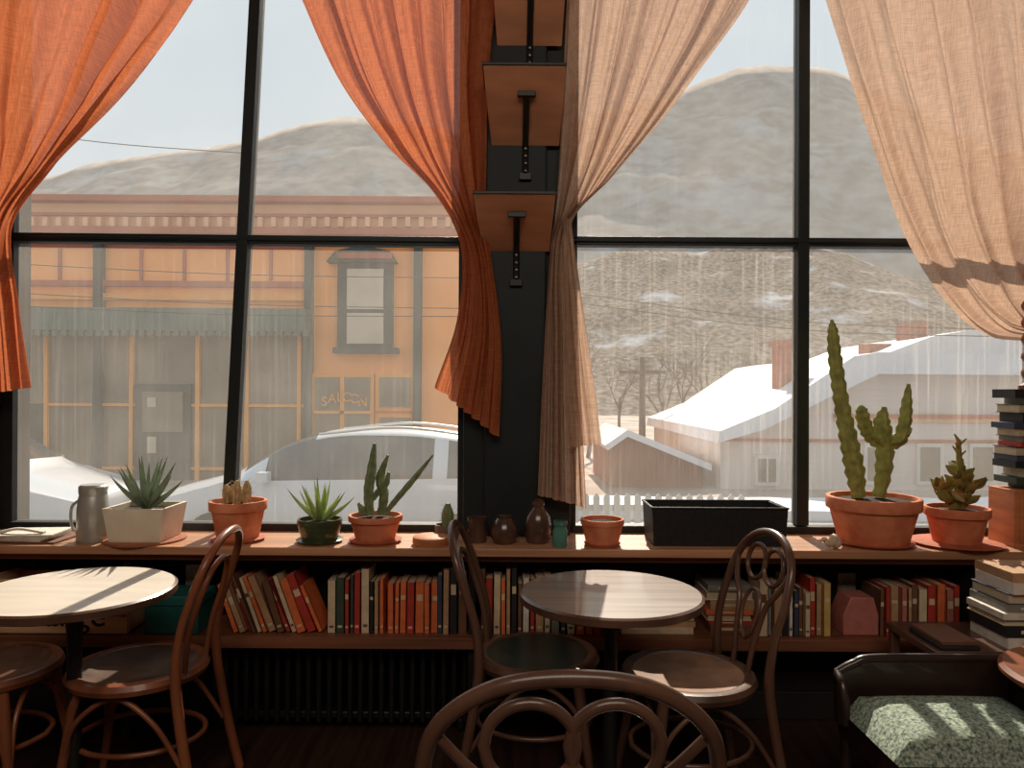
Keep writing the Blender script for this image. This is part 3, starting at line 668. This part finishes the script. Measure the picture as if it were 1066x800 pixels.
b.prism(pz([(628,463),(651,447),(737,482),(737,489),(651,454),(631,468)],Ys),Ys-.3,3.6,snow); b.done()
b=B('picket_fence'); x=U(596,520,8.2).x; xe=U(775,520,8.2).x
zt=U(690,514,8.2).z
while x<xe:
    b.prism([(x,GZ),(x+.07,GZ),(x+.07,zt-.04),(x+.035,zt),(x,zt-.04)],8.2,.02,white); x+=.115
b.b2((U(594,520,8.2).x,8.22,zt-.2),(xe,8.26,zt-.13),white); b.b2((U(594,520,8.2).x,8.22,GZ+.2),(xe,8.26,GZ+.27),white); b.done()
b=B('snow_bank'); pts=[]
for i in range(40):
    x=-1+i*.5; pts.append((x,GZ+.15+.3*noise.noise(Vector((x*.4,2,1)))))
b.prism([(-1,GZ-.1)]+pts+[(18.5,GZ-.1)],11.5,1.5,snow); b.done()
def bare(px,py,Y,H,sd):
    b=B('bare_tree'); rd=random.Random(sd); base=U(px,py,Y); base.z=GZ
    def br(p,d,l,r,lv):
        q=p+d*l; b.tube([p,(p+q)/2+Vector((rd.uniform(-.06,.06)*l,0,0)),q],[r,r*.8,r*.55],bark,6,2)
        if lv>0:
            for k in range(3): br(p+d*l*rd.uniform(.6,1),(d+Vector((rd.uniform(-.8,.8),rd.uniform(-.5,.5),rd.uniform(0,.5)))).normalized(),l*.62,r*.5,lv-1)
    br(base,Vector((0,0,1)),H*.4,.07,5); b.done()
for i,(px,Yt,H) in enumerate(((612,22,4.2),(690,24,4.2),(712,27,4.6),(735,26,4),(765,30,4.5),(645,30,4.4),(1010,32,6))): bare(px,500,Yt,H,i+2)
b=B('utility_pole'); p=U(669,372,22); b.cyl((p.x,22,GZ),(p.x,22,p.z),.11,.08,bark,10); b.b2((p.x-.7,21.9,p.z-.5),(p.x+.7,22,p.z-.40),bark)
for (x0,y0,x1,y1) in ((560,300,1100,345),(560,310,1100,352)):
    a=U(x0,y0,22); c=U(x1,y1,22); b.tube([a,(a+c)/2+Vector((0,0,-.35)),c],.015,black,5,6)
b.done()
b=B('overhead_wires')
for (x0,y0,x1,y1,Y) in ((-40,302,520,322,13),(-40,316,520,330,13),(-40,128,260,160,13),(-40,272,520,290,13)):
    a=U(x0,y0,Y); c=U(x1,y1,Y); b.tube([a,(a+c)/2+Vector((0,0,-.08)),c],.008,black,5,6)
b.done()

# ---------------- light
w=bpy.data.worlds.new('sky'); sc.world=w; w.use_nodes=True; N=w.node_tree.nodes; Lk=w.node_tree.links; bg=N['Background']
tc=N.new('ShaderNodeTexCoord'); sp=N.new('ShaderNodeSeparateXYZ'); rp=N.new('ShaderNodeValToRGB')
Lk.new(tc.outputs['Generated'],sp.inputs[0]); Lk.new(sp.outputs['Z'],rp.inputs[0]); Lk.new(rp.outputs[0],bg.inputs[0])
rp.color_ramp.elements[0].position=.05; rp.color_ramp.elements[0].color=(.68,.72,.74,1); rp.color_ramp.elements[1].position=.65; rp.color_ramp.elements[1].color=(.46,.60,.72,1)
bg.inputs[1].default_value=1.0
def light(name,typ,loc,d,energy,col,**k):
    l=bpy.data.lights.new(name,typ); l.energy=energy; l.color=col
    for a,c in k.items(): setattr(l,a,c)
    o=bpy.data.objects.new(name,l); sc.collection.objects.link(o); o.location=loc; o.rotation_euler=Vector(d).to_track_quat('-Z','Y').to_euler(); return o
e=math.radians(39)
light('sun','SUN',(0,20,15),(-.06,-math.cos(e),-math.sin(e)),6.8,(1,.89,.74),angle=math.radians(.6))
light('interior_fill','AREA',(0,-.8,3.6),(0,.7,-1),84,(1,.86,.72),shape='RECTANGLE',size=3,size_y=1.8)  # added warm fill above and behind the camera, lifts the dark interior

cam=bpy.data.cameras.new('camera'); co=bpy.data.objects.new('camera',cam); sc.collection.objects.link(co)
cam.sensor_width=36; cam.lens=F*36/1066; cam.shift_y=(HY-400)/1066; cam.clip_end=1500; cam.clip_start=.05
co.matrix_world=Matrix.Translation((0,0,CH))@Matrix.Rotation(math.pi/2,4,'X')@Matrix.Rotation(ROLL,4,'Z')
sc.camera=co
sc.view_settings.view_transform='Standard'
